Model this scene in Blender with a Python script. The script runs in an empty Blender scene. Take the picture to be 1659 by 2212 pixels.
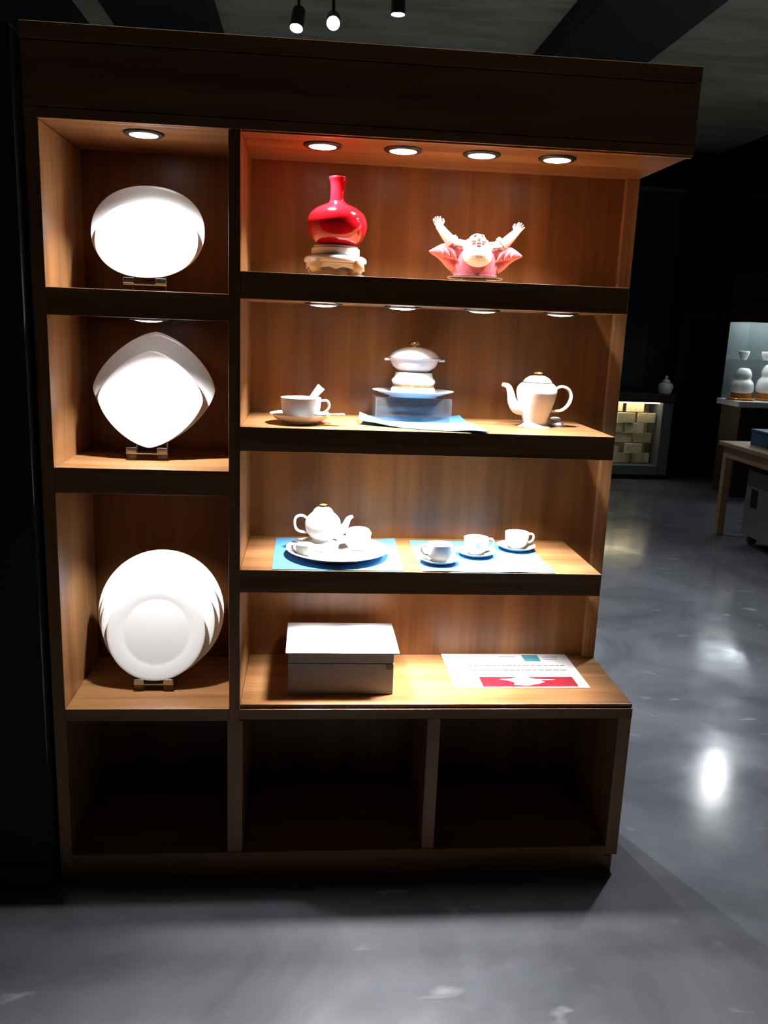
import bpy, bmesh, math, random
from mathutils import Vector, Matrix
random.seed(7)
sc = bpy.context.scene
PI = math.pi

# ------------------------------------------------------------------ camera
cam_d = bpy.data.cameras.new('camera')
cam = bpy.data.objects.new('camera', cam_d)
sc.collection.objects.link(cam)
RX = Vector((0.99575423, -0.08377553, 0.03814667))      # camera right in world
DN = Vector((0.01903226, -0.21808232, -0.97574478))     # camera down in world
FW = Vector((0.09006265, 0.97232801, -0.21556196))      # camera forward in world
m = Matrix((RX, -DN, -FW)).transposed().to_4x4()
m.translation = Vector((0.0, -2.0792, 1.5))
cam.matrix_world = m
cam_d.sensor_fit = 'VERTICAL'
cam_d.sensor_height = 36.0
cam_d.lens = 36.0 * 1828.0 / 2212.0
cam_d.clip_start = 0.05
sc.camera = cam

# ------------------------------------------------------------------ world, exposure
w = bpy.data.worlds.new('world')
sc.world = w
w.use_nodes = True
w.node_tree.nodes['Background'].inputs[0].default_value = (0.75, 0.85, 1.0, 1)
w.node_tree.nodes['Background'].inputs[1].default_value = 0.012
sc.view_settings.view_transform = 'Standard'
sc.view_settings.look = 'None'
sc.view_settings.exposure = 0.0
sc.view_settings.gamma = 1.0
sc.view_settings.use_curve_mapping = False
sc.cycles.max_bounces = 8

# ------------------------------------------------------------------ helpers
def link(o):
    sc.collection.objects.link(o)
    return o

def tag(o, label=None, cat=None, group=None, kind=None):
    if label: o['label'] = label
    if cat: o['category'] = cat
    if group: o['group'] = group
    if kind: o['kind'] = kind
    return o

def thing(name, loc, label, cat, group=None, rz=0.0):
    o = link(bpy.data.objects.new(name, None))
    o.empty_display_size = 0.05
    o.location = loc
    o.rotation_euler = (0, 0, rz)
    return tag(o, label, cat, group)

def obj(name, bm, mat, parent=None, loc=(0, 0, 0), rot=(0, 0, 0), smooth=False, bevel=0.0, label=None):
    bmesh.ops.recalc_face_normals(bm, faces=bm.faces[:])
    me = bpy.data.meshes.new(name)
    bm.to_mesh(me)
    bm.free()
    me.materials.append(mat)
    if smooth:
        for p in me.polygons: p.use_smooth = True
        try: me.set_sharp_from_angle(angle=math.radians(40))
        except Exception: pass
    o = link(bpy.data.objects.new(name, me))
    o.location = loc
    o.rotation_euler = rot
    if parent: o.parent = parent
    if bevel > 0:
        b = o.modifiers.new('bevel', 'BEVEL')
        b.width = bevel; b.segments = 2; b.limit_method = 'ANGLE'
    if label: o['label'] = label
    return o

def nb(): return bmesh.new()

def box(bm, x0, x1, y0, y1, z0, z1):
    v = [bm.verts.new(p) for p in ((x0,y0,z0),(x1,y0,z0),(x1,y1,z0),(x0,y1,z0),(x0,y0,z1),(x1,y0,z1),(x1,y1,z1),(x0,y1,z1))]
    for f in ((0,3,2,1),(4,5,6,7),(0,1,5,4),(1,2,6,5),(2,3,7,6),(3,0,4,7)):
        bm.faces.new([v[i] for i in f])
    return bm

def bx(*a): return box(nb(), *a)

def rings(bm, rs, cap0=True, cap1=True, close=False):
    """rs: list of rings, each a list of points of equal count"""
    vr = [[bm.verts.new(p) for p in r] for r in rs]
    n = len(vr[0])
    for a, b in zip(vr[:-1], vr[1:]):
        for i in range(n):
            j = (i + 1) % n
            bm.faces.new((a[i], a[j], b[j], b[i]))
    if close:
        a, b = vr[-1], vr[0]
        for i in range(n):
            j = (i + 1) % n
            bm.faces.new((a[i], a[j], b[j], b[i]))
    else:
        if cap0: bm.faces.new(list(reversed(vr[0])))
        if cap1: bm.faces.new(vr[-1])
    return bm

def lathe(bm, prof, cx=0, cy=0, seg=48, sx=1.0, sy=1.0, cz=0.0, wob=None):
    rs = []
    for r, z in prof:
        r = max(r, 0.0004)
        ring = []
        for k in range(seg):
            a = 2 * PI * k / seg
            q = r * (wob(a, r, z) if wob else 1.0)
            ring.append((cx + q * sx * math.cos(a), cy + q * sy * math.sin(a), cz + z))
        rs.append(ring)
    return rings(bm, rs)

def smoothprof(pts, n=4):
    """Catmull-Rom through the profile points"""
    out = []
    P = [pts[0]] + list(pts) + [pts[-1]]
    for i in range(1, len(P) - 2):
        p0, p1, p2, p3 = [Vector(P[i + k]) for k in (-1, 0, 1, 2)]
        for s in range(n):
            t = s / n
            out.append(tuple(0.5 * ((2 * p1) + (-p0 + p2) * t + (2 * p0 - 5 * p1 + 4 * p2 - p3) * t * t + (-p0 + 3 * p1 - 3 * p2 + p3) * t ** 3)))
    out.append(tuple(pts[-1]))
    return out

def tube(bm, pts, rad, seg=14, flat=1.0, up=(0, 1, 0), n=4):
    """sweep an ellipse (rad along the plane normal to up, rad*flat along up) through pts"""
    q = smoothprof([tuple(p) + (r,) for p, r in zip(pts, rad)], n)
    ps = [Vector(a[:3]) for a in q]; rr = [a[3] for a in q]
    up = Vector(up); rs = []
    for i, p in enumerate(ps):
        d = (ps[min(i + 1, len(ps) - 1)] - ps[max(i - 1, 0)]).normalized()
        s = d.cross(up)
        if s.length < 1e-4: s = d.cross(Vector((1, 0, 0)))
        s.normalize(); u = s.cross(d).normalized()
        rs.append([tuple(p + s * rr[i] * math.cos(2 * PI * k / seg) + u * rr[i] * flat * math.sin(2 * PI * k / seg)) for k in range(seg)])
    return rings(bm, rs)

def ball(bm, c, r, seg=20, rot=None):
    mt = Matrix.Translation(c)
    if rot: mt = mt @ rot
    mt = mt @ Matrix.Diagonal((r[0], r[1], r[2], 1))
    bmesh.ops.create_uvsphere(bm, u_segments=seg, v_segments=seg // 2 + 2, radius=1.0, matrix=mt)
    return bm

def fuse(name, bm, mat, parent, vox, smooth_it=4, label=None):
    """one continuous surface out of overlapping volumes"""
    o = obj(name, bm, mat, None)
    r = o.modifiers.new('r', 'REMESH'); r.mode = 'VOXEL'; r.voxel_size = vox; r.use_smooth_shade = True
    s = o.modifiers.new('s', 'SMOOTH'); s.iterations = smooth_it; s.factor = 0.5
    dg = bpy.context.evaluated_depsgraph_get(); dg.update()
    me = bpy.data.meshes.new_from_object(o.evaluated_get(dg))
    old = o.data; o.modifiers.clear(); o.data = me
    bpy.data.meshes.remove(old)
    o.data.name = name
    if not o.data.materials: o.data.materials.append(mat)
    for p in o.data.polygons: p.use_smooth = True
    if parent: o.parent = parent
    if label: o['label'] = label
    return o

def copy_thing(o, loc, label=None, rz=None):
    c = o.copy(); link(c); c.location = loc
    if rz is not None: c.rotation_euler = (0, 0, rz)
    if label: c['label'] = label
    for ch in list(o.children):
        d = ch.copy(); link(d); d.parent = c
        for g in list(ch.children):
            e = g.copy(); link(e); e.parent = d
    return c

# ------------------------------------------------------------------ materials
def new_mat(name):
    mt = bpy.data.materials.new(name); mt.use_nodes = True
    return mt, mt.node_tree.nodes, mt.node_tree.links, mt.node_tree.nodes['Principled BSDF']

def plain(name, col, rough=0.5, metal=0.0, spec=0.5, var=0.06, scale=30, coat=0.0, trans=0.0, ior=1.45, bump=0.0):
    mt, N, L, b = new_mat(name)
    b.inputs['Roughness'].default_value = rough
    b.inputs['Metallic'].default_value = metal
    b.inputs['Specular IOR Level'].default_value = spec
    b.inputs['Coat Weight'].default_value = coat
    b.inputs['Coat Roughness'].default_value = 0.05
    b.inputs['Transmission Weight'].default_value = trans
    b.inputs['IOR'].default_value = ior
    tc = N.new('ShaderNodeTexCoord'); no = N.new('ShaderNodeTexNoise'); no.inputs['Scale'].default_value = scale
    L.new(tc.outputs['Object'], no.inputs['Vector'])
    mx = N.new('ShaderNodeMix'); mx.data_type = 'RGBA'
    c1 = tuple(min(1, c * (1 - var)) for c in col) + (1,); c2 = tuple(min(1, c * (1 + var)) for c in col) + (1,)
    mx.inputs['A'].default_value = c1; mx.inputs['B'].default_value = c2
    L.new(no.outputs['Fac'], mx.inputs['Factor']); L.new(mx.outputs['Result'], b.inputs['Base Color'])
    if bump:
        bp = N.new('ShaderNodeBump'); bp.inputs['Strength'].default_value = bump; bp.inputs['Distance'].default_value = 0.002
        L.new(no.outputs['Fac'], bp.inputs['Height']); L.new(bp.outputs['Normal'], b.inputs['Normal'])
    return mt

def wood(name, ca, cb, axis, rough=0.32, sc_=1.0, spec=0.4):
    mt, N, L, b = new_mat(name)
    tc = N.new('ShaderNodeTexCoord'); mp = N.new('ShaderNodeMapping')
    s = [14 * sc_, 14 * sc_, 14 * sc_]; s[axis] = 0.9 * sc_
    mp.inputs['Scale'].default_value = s
    L.new(tc.outputs['Object'], mp.inputs['Vector'])
    n1 = N.new('ShaderNodeTexNoise'); n1.inputs['Scale'].default_value = 1.0; n1.inputs['Detail'].default_value = 6; n1.inputs['Distortion'].default_value = 0.6
    L.new(mp.outputs['Vector'], n1.inputs['Vector'])
    mp2 = N.new('ShaderNodeMapping'); s2 = [90 * sc_] * 3; s2[axis] = 3 * sc_; mp2.inputs['Scale'].default_value = s2
    L.new(tc.outputs['Object'], mp2.inputs['Vector'])
    n2 = N.new('ShaderNodeTexNoise'); n2.inputs['Scale'].default_value = 1.0; n2.inputs['Detail'].default_value = 3
    L.new(mp2.outputs['Vector'], n2.inputs['Vector'])
    ad = N.new('ShaderNodeMath'); ad.operation = 'MULTIPLY_ADD'; ad.inputs[1].default_value = 0.45
    L.new(n2.outputs['Fac'], ad.inputs[0]); 
    sb = N.new('ShaderNodeMath'); sb.operation = 'SUBTRACT'; sb.inputs[1].default_value = 0.22
    L.new(n1.outputs['Fac'], sb.inputs[0]); L.new(sb.outputs[0], ad.inputs[2])
    rp = N.new('ShaderNodeValToRGB'); rp.color_ramp.elements[0].position = 0.3; rp.color_ramp.elements[1].position = 0.7
    rp.color_ramp.elements[0].color = tuple(ca) + (1,); rp.color_ramp.elements[1].color = tuple(cb) + (1,)
    L.new(ad.outputs[0], rp.inputs['Fac']); L.new(rp.outputs['Color'], b.inputs['Base Color'])
    b.inputs['Roughness'].default_value = rough
    b.inputs['Specular IOR Level'].default_value = spec
    bp = N.new('ShaderNodeBump'); bp.inputs['Strength'].default_value = 0.08; bp.inputs['Distance'].default_value = 0.001
    L.new(n2.outputs['Fac'], bp.inputs['Height']); L.new(bp.outputs['Normal'], b.inputs['Normal'])
    return mt

def emit(name, col, strength):
    mt, N, L, b = new_mat(name)
    b.inputs['Base Color'].default_value = (0.8, 0.8, 0.8, 1)
    b.inputs['Emission Color'].default_value = tuple(col) + (1,)
    b.inputs['Emission Strength'].default_value = strength
    return mt

WA, WB = (0.215, 0.093, 0.033), (0.400, 0.200, 0.083)
WOOD_H = wood('wood_grain_across', WA, WB, 0)
WOOD_V = wood('wood_grain_upright', WA, WB, 2)
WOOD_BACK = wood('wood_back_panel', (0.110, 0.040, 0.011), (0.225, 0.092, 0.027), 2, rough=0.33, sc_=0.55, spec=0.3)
WOOD_T = wood('pale_table_wood', (0.30, 0.19, 0.10), (0.42, 0.28, 0.16), 1, rough=0.5)
BRASS = plain('brass', (0.75, 0.50, 0.18), 0.22, metal=1.0)
CHROME = plain('chrome_rim', (0.55, 0.55, 0.56), 0.2, metal=1.0)
DARKRIM = plain('dark_rim', (0.03, 0.025, 0.02), 0.4)
PORC = plain('white_porcelain', (0.86, 0.86, 0.85), 0.16, coat=0.4, var=0.01)
PLATE = plain('plate_porcelain', (0.78, 0.78, 0.79), 0.18, coat=0.3, var=0.01)
CREAM = plain('cream_glaze', (0.62, 0.50, 0.34), 0.3, coat=0.3)
RED = plain('red_glaze', (0.55, 0.006, 0.012), 0.10, coat=0.8, var=0.12, scale=18)
PINK = plain('pink_glaze', (0.62, 0.16, 0.19), 0.25, coat=0.4, var=0.45, scale=45)
def clear_sheet(name, haze=0.0):
    mt, N, L, b = new_mat(name)
    N.remove(b)
    tr = N.new('ShaderNodeBsdfTransparent'); tr.inputs[0].default_value = (0.985, 0.98, 0.975, 1)
    gl = N.new('ShaderNodeBsdfGlossy'); gl.inputs['Roughness'].default_value = 0.05
    lw = N.new('ShaderNodeLayerWeight'); lw.inputs['Blend'].default_value = 0.5
    pw = N.new('ShaderNodeMath'); pw.operation = 'POWER'; pw.inputs[1].default_value = 4.0
    L.new(lw.outputs['Facing'], pw.inputs[0])
    fr = N.new('ShaderNodeMath'); fr.operation = 'MULTIPLY_ADD'; fr.inputs[1].default_value = 0.6; fr.inputs[2].default_value = 0.05
    L.new(pw.outputs[0], fr.inputs[0])
    mx = N.new('ShaderNodeMixShader')
    L.new(fr.outputs[0], mx.inputs[0]); L.new(tr.outputs[0], mx.inputs[1]); L.new(gl.outputs[0], mx.inputs[2])
    out = mx
    if haze:
        df = N.new('ShaderNodeBsdfDiffuse'); df.inputs[0].default_value = (0.75, 0.74, 0.76, 1)
        m2 = N.new('ShaderNodeMixShader'); m2.inputs[0].default_value = haze
        L.new(mx.outputs[0], m2.inputs[1]); L.new(df.outputs[0], m2.inputs[2]); out = m2
    L.new(out.outputs[0], N['Material Output'].inputs['Surface'])
    return mt
ACRYL = clear_sheet('clear_acrylic')
ACRYL_R = clear_sheet('hazed_acrylic', 0.035)  # pale diffuse haze mixed in to brighten the riser
BLUE = plain('blue_cloth', (0.075, 0.25, 0.47), 0.85, var=0.08, scale=120, bump=0.2)
CARD = plain('white_card', (0.70, 0.71, 0.74), 0.55, var=0.02)
GREY_SHADE_PRINT = plain('grey_shade_and_print', (0.38, 0.38, 0.39), 0.45, var=0.03)  # shade on the white box's sides put into the colour; also grey print
PAPER = plain('paper', (0.78, 0.78, 0.80), 0.6, var=0.01)
INK = plain('ink', (0.05, 0.04, 0.05), 0.6)
TEAL = plain('teal_print', (0.08, 0.30, 0.33), 0.5)
REDP = plain('red_print', (0.22, 0.010, 0.020), 0.4)
OLIVE = plain('olive_label', (0.16, 0.17, 0.02), 0.5)
BLACK = plain('black_metal', (0.012, 0.012, 0.013), 0.4)
DARKW = plain('dark_wall_paint', (0.010, 0.013, 0.015), 0.6, var=0.3, scale=2)
DARKP = plain('dark_partition', (0.030, 0.037, 0.045), 0.75, spec=0.2, var=0.3, scale=3)
BEAM = plain('beam_paint', (0.030, 0.036, 0.038), 0.7, var=0.2, scale=2)
GREYF = plain('grey_frame', (0.10, 0.11, 0.13), 0.5)
WEAVE = plain('cream_panel', (0.74, 0.67, 0.46), 0.35, var=0.25, scale=25, coat=0.2)
DKWOOD = plain('dark_brown_base', (0.03, 0.014, 0.010), 0.5, var=0.2, scale=5)
CRATE = plain('grey_crate', (0.16, 0.16, 0.15), 0.6, var=0.1, scale=6)
BLUEB = plain('blue_box', (0.03, 0.10, 0.22), 0.5)
AMBER = plain('amber_glaze', (0.55, 0.20, 0.04), 0.2, coat=0.4)
GREYGL = plain('case_back', (0.07, 0.09, 0.09), 0.4, var=0.15, scale=4)
LED = emit('led_lens', (1.0, 0.97, 0.92), 12.0)
LED_DIM = emit('led_lens_dim', (1.0, 0.97, 0.92), 4.0)
LED_SPOT = emit('led_spot_lens', (0.92, 0.96, 1.0), 60.0)
LED_STRIP = emit('led_strip', (1.0, 0.86, 0.55), 5.5)
LED_CASE = emit('led_case', (0.85, 0.95, 1.0), 12.0)

def concrete(name, ca, cb, scale, rlo, rhi, stretch=(1, 1, 1), bump=0.05, scratches=True):
    mt, N, L, b = new_mat(name)
    tc = N.new('ShaderNodeTexCoord'); mp = N.new('ShaderNodeMapping'); mp.inputs['Scale'].default_value = stretch
    L.new(tc.outputs['Object'], mp.inputs['Vector'])
    n1 = N.new('ShaderNodeTexNoise'); n1.inputs['Scale'].default_value = scale; n1.inputs['Detail'].default_value = 8; n1.inputs['Roughness'].default_value = 0.6; n1.inputs['Distortion'].default_value = 0.8
    L.new(mp.outputs['Vector'], n1.inputs['Vector'])
    rp = N.new('ShaderNodeValToRGB'); rp.color_ramp.elements[0].position = 0.32; rp.color_ramp.elements[1].position = 0.70
    rp.color_ramp.elements[0].color = tuple(ca) + (1,); rp.color_ramp.elements[1].color = tuple(cb) + (1,)
    L.new(n1.outputs['Fac'], rp.inputs['Fac'])
    out = rp.outputs['Color']
    if scratches:
        n3 = N.new('ShaderNodeTexNoise'); n3.inputs['Scale'].default_value = 5.0; n3.inputs['Detail'].default_value = 3; n3.inputs['Distortion'].default_value = 0.35
        mp3 = N.new('ShaderNodeMapping'); mp3.inputs['Scale'].default_value = (1, 2.4, 1); mp3.inputs['Rotation'].default_value = (0, 0, 0.5)
        L.new(tc.outputs['Object'], mp3.inputs['Vector']); L.new(mp3.outputs['Vector'], n3.inputs['Vector'])
        r3 = N.new('ShaderNodeValToRGB'); r3.color_ramp.elements[0].position = 0.66; r3.color_ramp.elements[1].position = 0.82
        L.new(n3.outputs['Fac'], r3.inputs['Fac'])
        mx = N.new('ShaderNodeMix'); mx.data_type = 'RGBA'
        mx.inputs['B'].default_value = (cb[0] * 1.9, cb[1] * 1.9, cb[2] * 1.85, 1)
        L.new(r3.outputs['Color'], mx.inputs['Factor']); L.new(out, mx.inputs['A'])
        out = mx.outputs['Result']
    L.new(out, b.inputs['Base Color'])
    n2 = N.new('ShaderNodeTexNoise'); n2.inputs['Scale'].default_value = scale * 2.5; n2.inputs['Detail'].default_value = 4
    L.new(mp.outputs['Vector'], n2.inputs['Vector'])
    mr = N.new('ShaderNodeMapRange'); mr.inputs['From Min'].default_value = 0.3; mr.inputs['From Max'].default_value = 0.7
    mr.inputs['To Min'].default_value = rlo; mr.inputs['To Max'].default_value = rhi
    L.new(n2.outputs['Fac'], mr.inputs['Value']); L.new(mr.outputs['Result'], b.inputs['Roughness'])
    bp = N.new('ShaderNodeBump'); bp.inputs['Strength'].default_value = bump; bp.inputs['Distance'].default_value = 0.01
    L.new(n1.outputs['Fac'], bp.inputs['Height']); L.new(bp.outputs['Normal'], b.inputs['Normal'])
    return mt

FLOOR = concrete('polished_concrete_floor', (0.064, 0.067, 0.076), (0.132, 0.136, 0.152), 1.6, 0.08, 0.20)
CEIL = concrete('rough_concrete_ceiling', (0.42, 0.43, 0.31), (0.70, 0.71, 0.55), 2.2, 0.8, 0.95, stretch=(0.6, 2.5, 1), bump=0.2, scratches=False)

# ------------------------------------------------------------------ setting
def struct(name, bm, mat, label=None, parent=None, bevel=0.0):
    o = obj(name, bm, mat, parent, bevel=bevel)
    o['kind'] = 'structure'
    if label: o['label'] = label
    return o

struct('floor', bx(-6, 9, -6, 8.2, -0.1, 0), FLOOR, 'polished grey concrete floor with pale scuffs')
struct('ceiling', bx(-6, 9, -6, 8.2, 3.5, 3.6), CEIL, 'rough grey concrete ceiling')
struct('wall_back', bx(-6, 9, 7.6, 7.8, 0, 3.5), DARKW, 'black far wall')
struct('wall_left', bx(-6, -5.8, -6, 7.6, 0, 3.5), DARKW, 'dark wall at the left')
struct('wall_right', bx(8.8, 9, -6, 7.6, 0, 3.5), DARKW, 'dark wall at the right')
struct('wall_front', bx(-5.8, 8.8, -6, -5.8, 0, 3.5), DARKW, 'dark wall behind the viewer')
struct('wall_pier', bx(-5.8, -1.60, 4.2, 4.7, 0, 3.5), BEAM, 'dark wall pier seen above the left end of the cabinet')
struct('trim_1', bx(-1.30, -0.66, -5.8, 7.6, 3.32, 3.5), BEAM, 'dark ceiling beam above the left of the cabinet')
struct('trim_2', bx(1.60, 2.26, -5.8, 7.6, 3.32, 3.5), BEAM, 'dark ceiling beam above the right of the cabinet')
struct('trim_3', bx(4.50, 8.8, -5.8, 7.6, 3.1, 3.5), DARKW, 'black bulkhead under the ceiling at the far right')
# black screen wall in front of the far wall, with a faint blue panel
sw = struct('wall_screen', bx(2.2, 7.5, 6.95, 7.1, 0, 3.0), DARKW, 'black screen wall at the far right')
struct('trim_4', bx(2.2, 7.5, 6.93, 6.95, 2.96, 3.0), GREYF, 'thin top rail of the black screen wall')
obj('wall_panel', bx(3.34, 3.60, 6.93, 6.95, 0.95, 2.1), plain('faint_blue_panel', (0.018, 0.030, 0.045), 0.4, var=0.3, scale=4), sw)
struct('wall_column', bx(3.86, 4.42, 6.70, 6.95, 0, 3.0), plain('column_black', (0.005, 0.006, 0.006), 0.6), 'black square column beside the cream tiled niche')
struct('baseboard_screen', bx(3.80, 7.5, 6.66, 6.70, 0, 0.06), BLACK, 'black skirting along the far wall')
# dark partition at the left of the cabinet
lp = struct('wall_partition', bx(-2.6, -0.655, -0.03, 0.36, 0, 2.10), DARKP, 'dark blue-black partition left of the display cabinet')
struct('baseboard_partition', bx(-2.6, -0.668, -0.042, -0.0305, 0, 0.075), DARKP, 'dark skirting of the left partition')

# ------------------------------------------------------------------ ceiling spotlights
def area_spot(name, parent, loc, energy, size, blend, target=None, color=(0.93, 0.96, 1.0), radius=0.03):
    d = bpy.data.lights.new(name, 'SPOT'); d.energy = energy; d.spot_size = math.radians(size); d.spot_blend = blend
    d.color = color; d.shadow_soft_size = radius
    o = link(bpy.data.objects.new(name, d)); o.location = loc
    if parent: o.parent = parent
    if target is not None:
        o.rotation_euler = (Vector(target) - Vector(loc)).to_track_quat('-Z', 'Y').to_euler()
    return o

def ceiling_spot(loc, aim, label, energy, size=70, blend=0.6, drop=0.0, radius=0.03):
    """black cylinder head on a stem; loc is the lens centre"""
    t = thing('ceiling_spotlight', loc, label, 'spotlight', 'black cylinder spotlights under the ceiling')
    d = (Vector(aim) - Vector(loc)).normalized()
    q = d.to_track_quat('-Z', 'Y')
    hb = nb(); lathe(hb, [(0.0, 0.115), (0.030, 0.113), (0.034, 0.105), (0.036, 0.004), (0.038, -0.004), (0.034, -0.004), (0.033, 0.006), (0, 0.006)], seg=24)
    for v in hb.verts: v.co = q @ v.co
    obj('lamp_head', hb, BLACK, t, smooth=True)
    lb = nb(); lathe(lb, [(0, 0.004), (0.032, 0.004), (0.032, 0.0), (0, -0.003)], seg=24)
    for v in lb.verts: v.co = q @ v.co
    obj('lens', lb, LED_SPOT, t, smooth=True)
    top = 3.5 - loc[2]
    back = q @ Vector((0, 0, 0.09))
    sb = nb(); lathe(sb, [(0.008, 0.0), (0.008, top - back.z)], seg=12, cx=back.x, cy=back.y, cz=back.z)
    obj('stem', sb, BLACK, t)
    cb = nb(); lathe(cb, [(0, top - 0.001), (0.045, top - 0.001), (0.045, top - 0.03), (0, top - 0.03)], seg=20, cx=back.x, cy=back.y)
    obj('canopy', cb, BLACK, t)
    e = area_spot('spot_beam', t, tuple(d * 0.012), energy, size, blend, tuple(d), radius=radius)
    return t

ceiling_spot((-0.106, 2.816, 3.0), (-0.5, 1.5, 0.0), 'tilted black ceiling spotlight, leftmost of the three lit above the cabinet', 420, 90)
ceiling_spot((0.084, 2.706, 3.0), (0.02, -0.2, 1.2), 'glaring black ceiling spotlight, middle of the three above the cabinet', 40, 60)
ceiling_spot((0.398, 2.509, 3.0), (0.40, 2.509, 0.0), 'downward black ceiling spotlight, rightmost of the three above the cabinet', 420, 100)
ceiling_spot((0.50, 0.12, 3.30), (0.50, -0.55, 0.0), 'added black fill spotlight over the cabinet top, unseen, brightening the floor in front', 80, 84, 0.5)  # added fill lamp, kept hidden to lift the front floor
ceiling_spot((-0.70, 0.05, 3.30), (-0.80, -0.60, 0.0), 'added black fill spotlight over the left end of the cabinet, unseen, brightening the left floor', 75, 84, 0.6)  # unseen lamp added to brighten the floor at the left
ceiling_spot((2.0, 5.0, 3.26), (2.5, 4.6, 0.0), 'added black fill spotlight, unseen, brightening the floor before the tiled niche', 60, 100, 0.9)  # lamp added for the dark far floor, hidden behind the fascia
ceiling_spot((1.9, 1.3, 3.25), (1.9, 1.1, 0.0), 'black ceiling spotlight over the open floor right of the cabinet, out of view', 290, 90, 0.8)
ceiling_spot((4.34, 5.74, 3.05), (2.3, 2.3, 0.0), 'black ceiling spotlight above the glass showcase, out of view', 40, 110, 0.8)

# ------------------------------------------------------------------ display cabinet
XL, XR, YB, TOP = -0.643, 0.898, 0.355, 2.115
S1, S2, S3, CT = 1.611, 1.245, 0.882, 0.512
L1, L2, L3 = 1.557, 1.134, 0.502
cab = thing('display_cabinet', (0, 0, 0), 'large brown wooden display cabinet with lit shelves and three dark open bays below', 'cabinet')
def part(name, dims, mat=WOOD_H, bevel=0.0012, label=None, parent=None):
    return obj(name, bx(*dims), mat, parent or cab, bevel=bevel, label=label)
part('side_panel', (XL, -0.612, 0, YB, 0.005, 1.918), WOOD_V)
part('divider_panel', (-0.195, -0.167, 0, YB, 0.4685, 1.918), WOOD_V)
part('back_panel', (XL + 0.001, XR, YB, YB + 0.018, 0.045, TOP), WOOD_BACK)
part('edge_post', (0.862, XR, YB - 0.022, YB - 0.0005, CT + 0.0005, 1.9185), WOOD_V)
# top box
part('fascia', (XL, XR, 0, 0.02, 1.944, 2.078), WOOD_H)
part('top_rail', (XL, XR, -0.002, 0.022, 2.080, TOP), WOOD_H)
part('bottom_rail', (XL, XR, -0.001, 0.022, 1.920, 1.942), WOOD_H)
part('top_board', (XL, XR, 0.023, YB - 0.001, TOP - 0.02, TOP), WOOD_H)
part('box_end_panel', (XR - 0.018, XR - 0.0005, 0.0225, YB - 0.001, 1.9405, TOP - 0.021), WOOD_H)
part('soffit_board', (XL, XR - 0.001, 0.0225, YB - 0.0005, 1.920, 1.938), WOOD_H)
part('edge_strip', (-0.166, XR - 0.001, 0.004, 0.018, 1.916, 1.9195), WOOD_H)
# right-hand shelves
for z, t in ((S1, 0.063), (S2, 0.060), (S3, 0.060)):
    part('shelf', (-0.1665, 0.773, 0.0, YB - 0.0005, z - t, z))
# left-hand shelves
for z, t in ((L1, 0.063), (L2, 0.063)):
    part('shelf', (-0.6115, -0.1955, 0.0, YB - 0.0005, z - t, z))
part('shelf', (-0.6115, -0.1955, 0.0, YB - 0.0005, L3 - 0.034, L3))
# counter and lower carcass
part('countertop', (-0.1665, XR, 0.006, YB - 0.0005, CT - 0.010, CT))
part('counter_rail', (-0.1665, XR, 0.0, YB - 0.0005, 0.472, CT - 0.0115))
part('divider_panel', (-0.200, -0.160, 0.002, YB - 0.001, 0.0795, 0.4675), WOOD_V)
part('divider_panel', (0.333, 0.368, 0.002, YB - 0.001, 0.0795, 0.4715), WOOD_V)
part('side_panel', (0.862, XR, 0.002, YB - 0.0005, 0.050, 0.4715), WOOD_V)
part('bottom_board', (-0.6115, 0.861, 0.0, YB - 0.0005, 0.046, 0.079))
part('plinth', (-0.6115, 0.885, 0.003, 0.30, 0.002, 0.0455))

# recessed downlights (parts of the cabinet)
def downlight(x, y, z, core=6.0, lens=LED, core_size=98):
    rb2 = nb()
    prof = [(0.0325, -0.0006), (0.046, -0.0006), (0.047, -0.0025), (0.045, -0.0050), (0.034, -0.0060)]
    rs = [[(r * math.cos(2 * PI * k / 32), r * math.sin(2 * PI * k / 32), zz) for k in range(32)] for r, zz in prof]
    rings(rb2, rs, close=True)
    d = obj('downlight', rb2, DARKRIM, cab, loc=(x, y, z), smooth=True)
    lb = nb(); lathe(lb, [(0, -0.0030), (0.0322, -0.0030), (0.0322, -0.0062), (0.020, -0.0085), (0, -0.0095)], seg=28)
    obj('lens', lb, lens, d, smooth=True)
    area_spot('downlight_beam', d, (0, 0, -0.018), core * 4.6, core_size, 0.75, (0, 0, -1), color=(1.0, 0.98, 0.97), radius=0.018)
    return d
YL = 0.116
for x in (0.020, 0.216, 0.410, 0.600): downlight(x, YL, 1.920, 5.0)
downlight(-0.401, 0.101, 1.920, 6.0)
for x, c, l in ((0.030, 6.5, LED), (0.230, 7.5, LED), (0.435, 4.5, LED_DIM), (0.640, 4.5, LED_DIM)): downlight(x, YL, S1 - 0.063, c, l)
for x, c in ((0.030, 4), (0.230, 6), (0.435, 6), (0.610, 5)): downlight(x, YL, S2 - 0.060, c)
for x, c in ((0.030, 3), (0.190, 5), (0.360, 6.2), (0.610, 3.5)): downlight(x, YL, S3 - 0.060, c)
downlight(-0.401, YL, L1 - 0.063, 5)
downlight(-0.401, YL, L2 - 0.063, 3.4)

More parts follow.
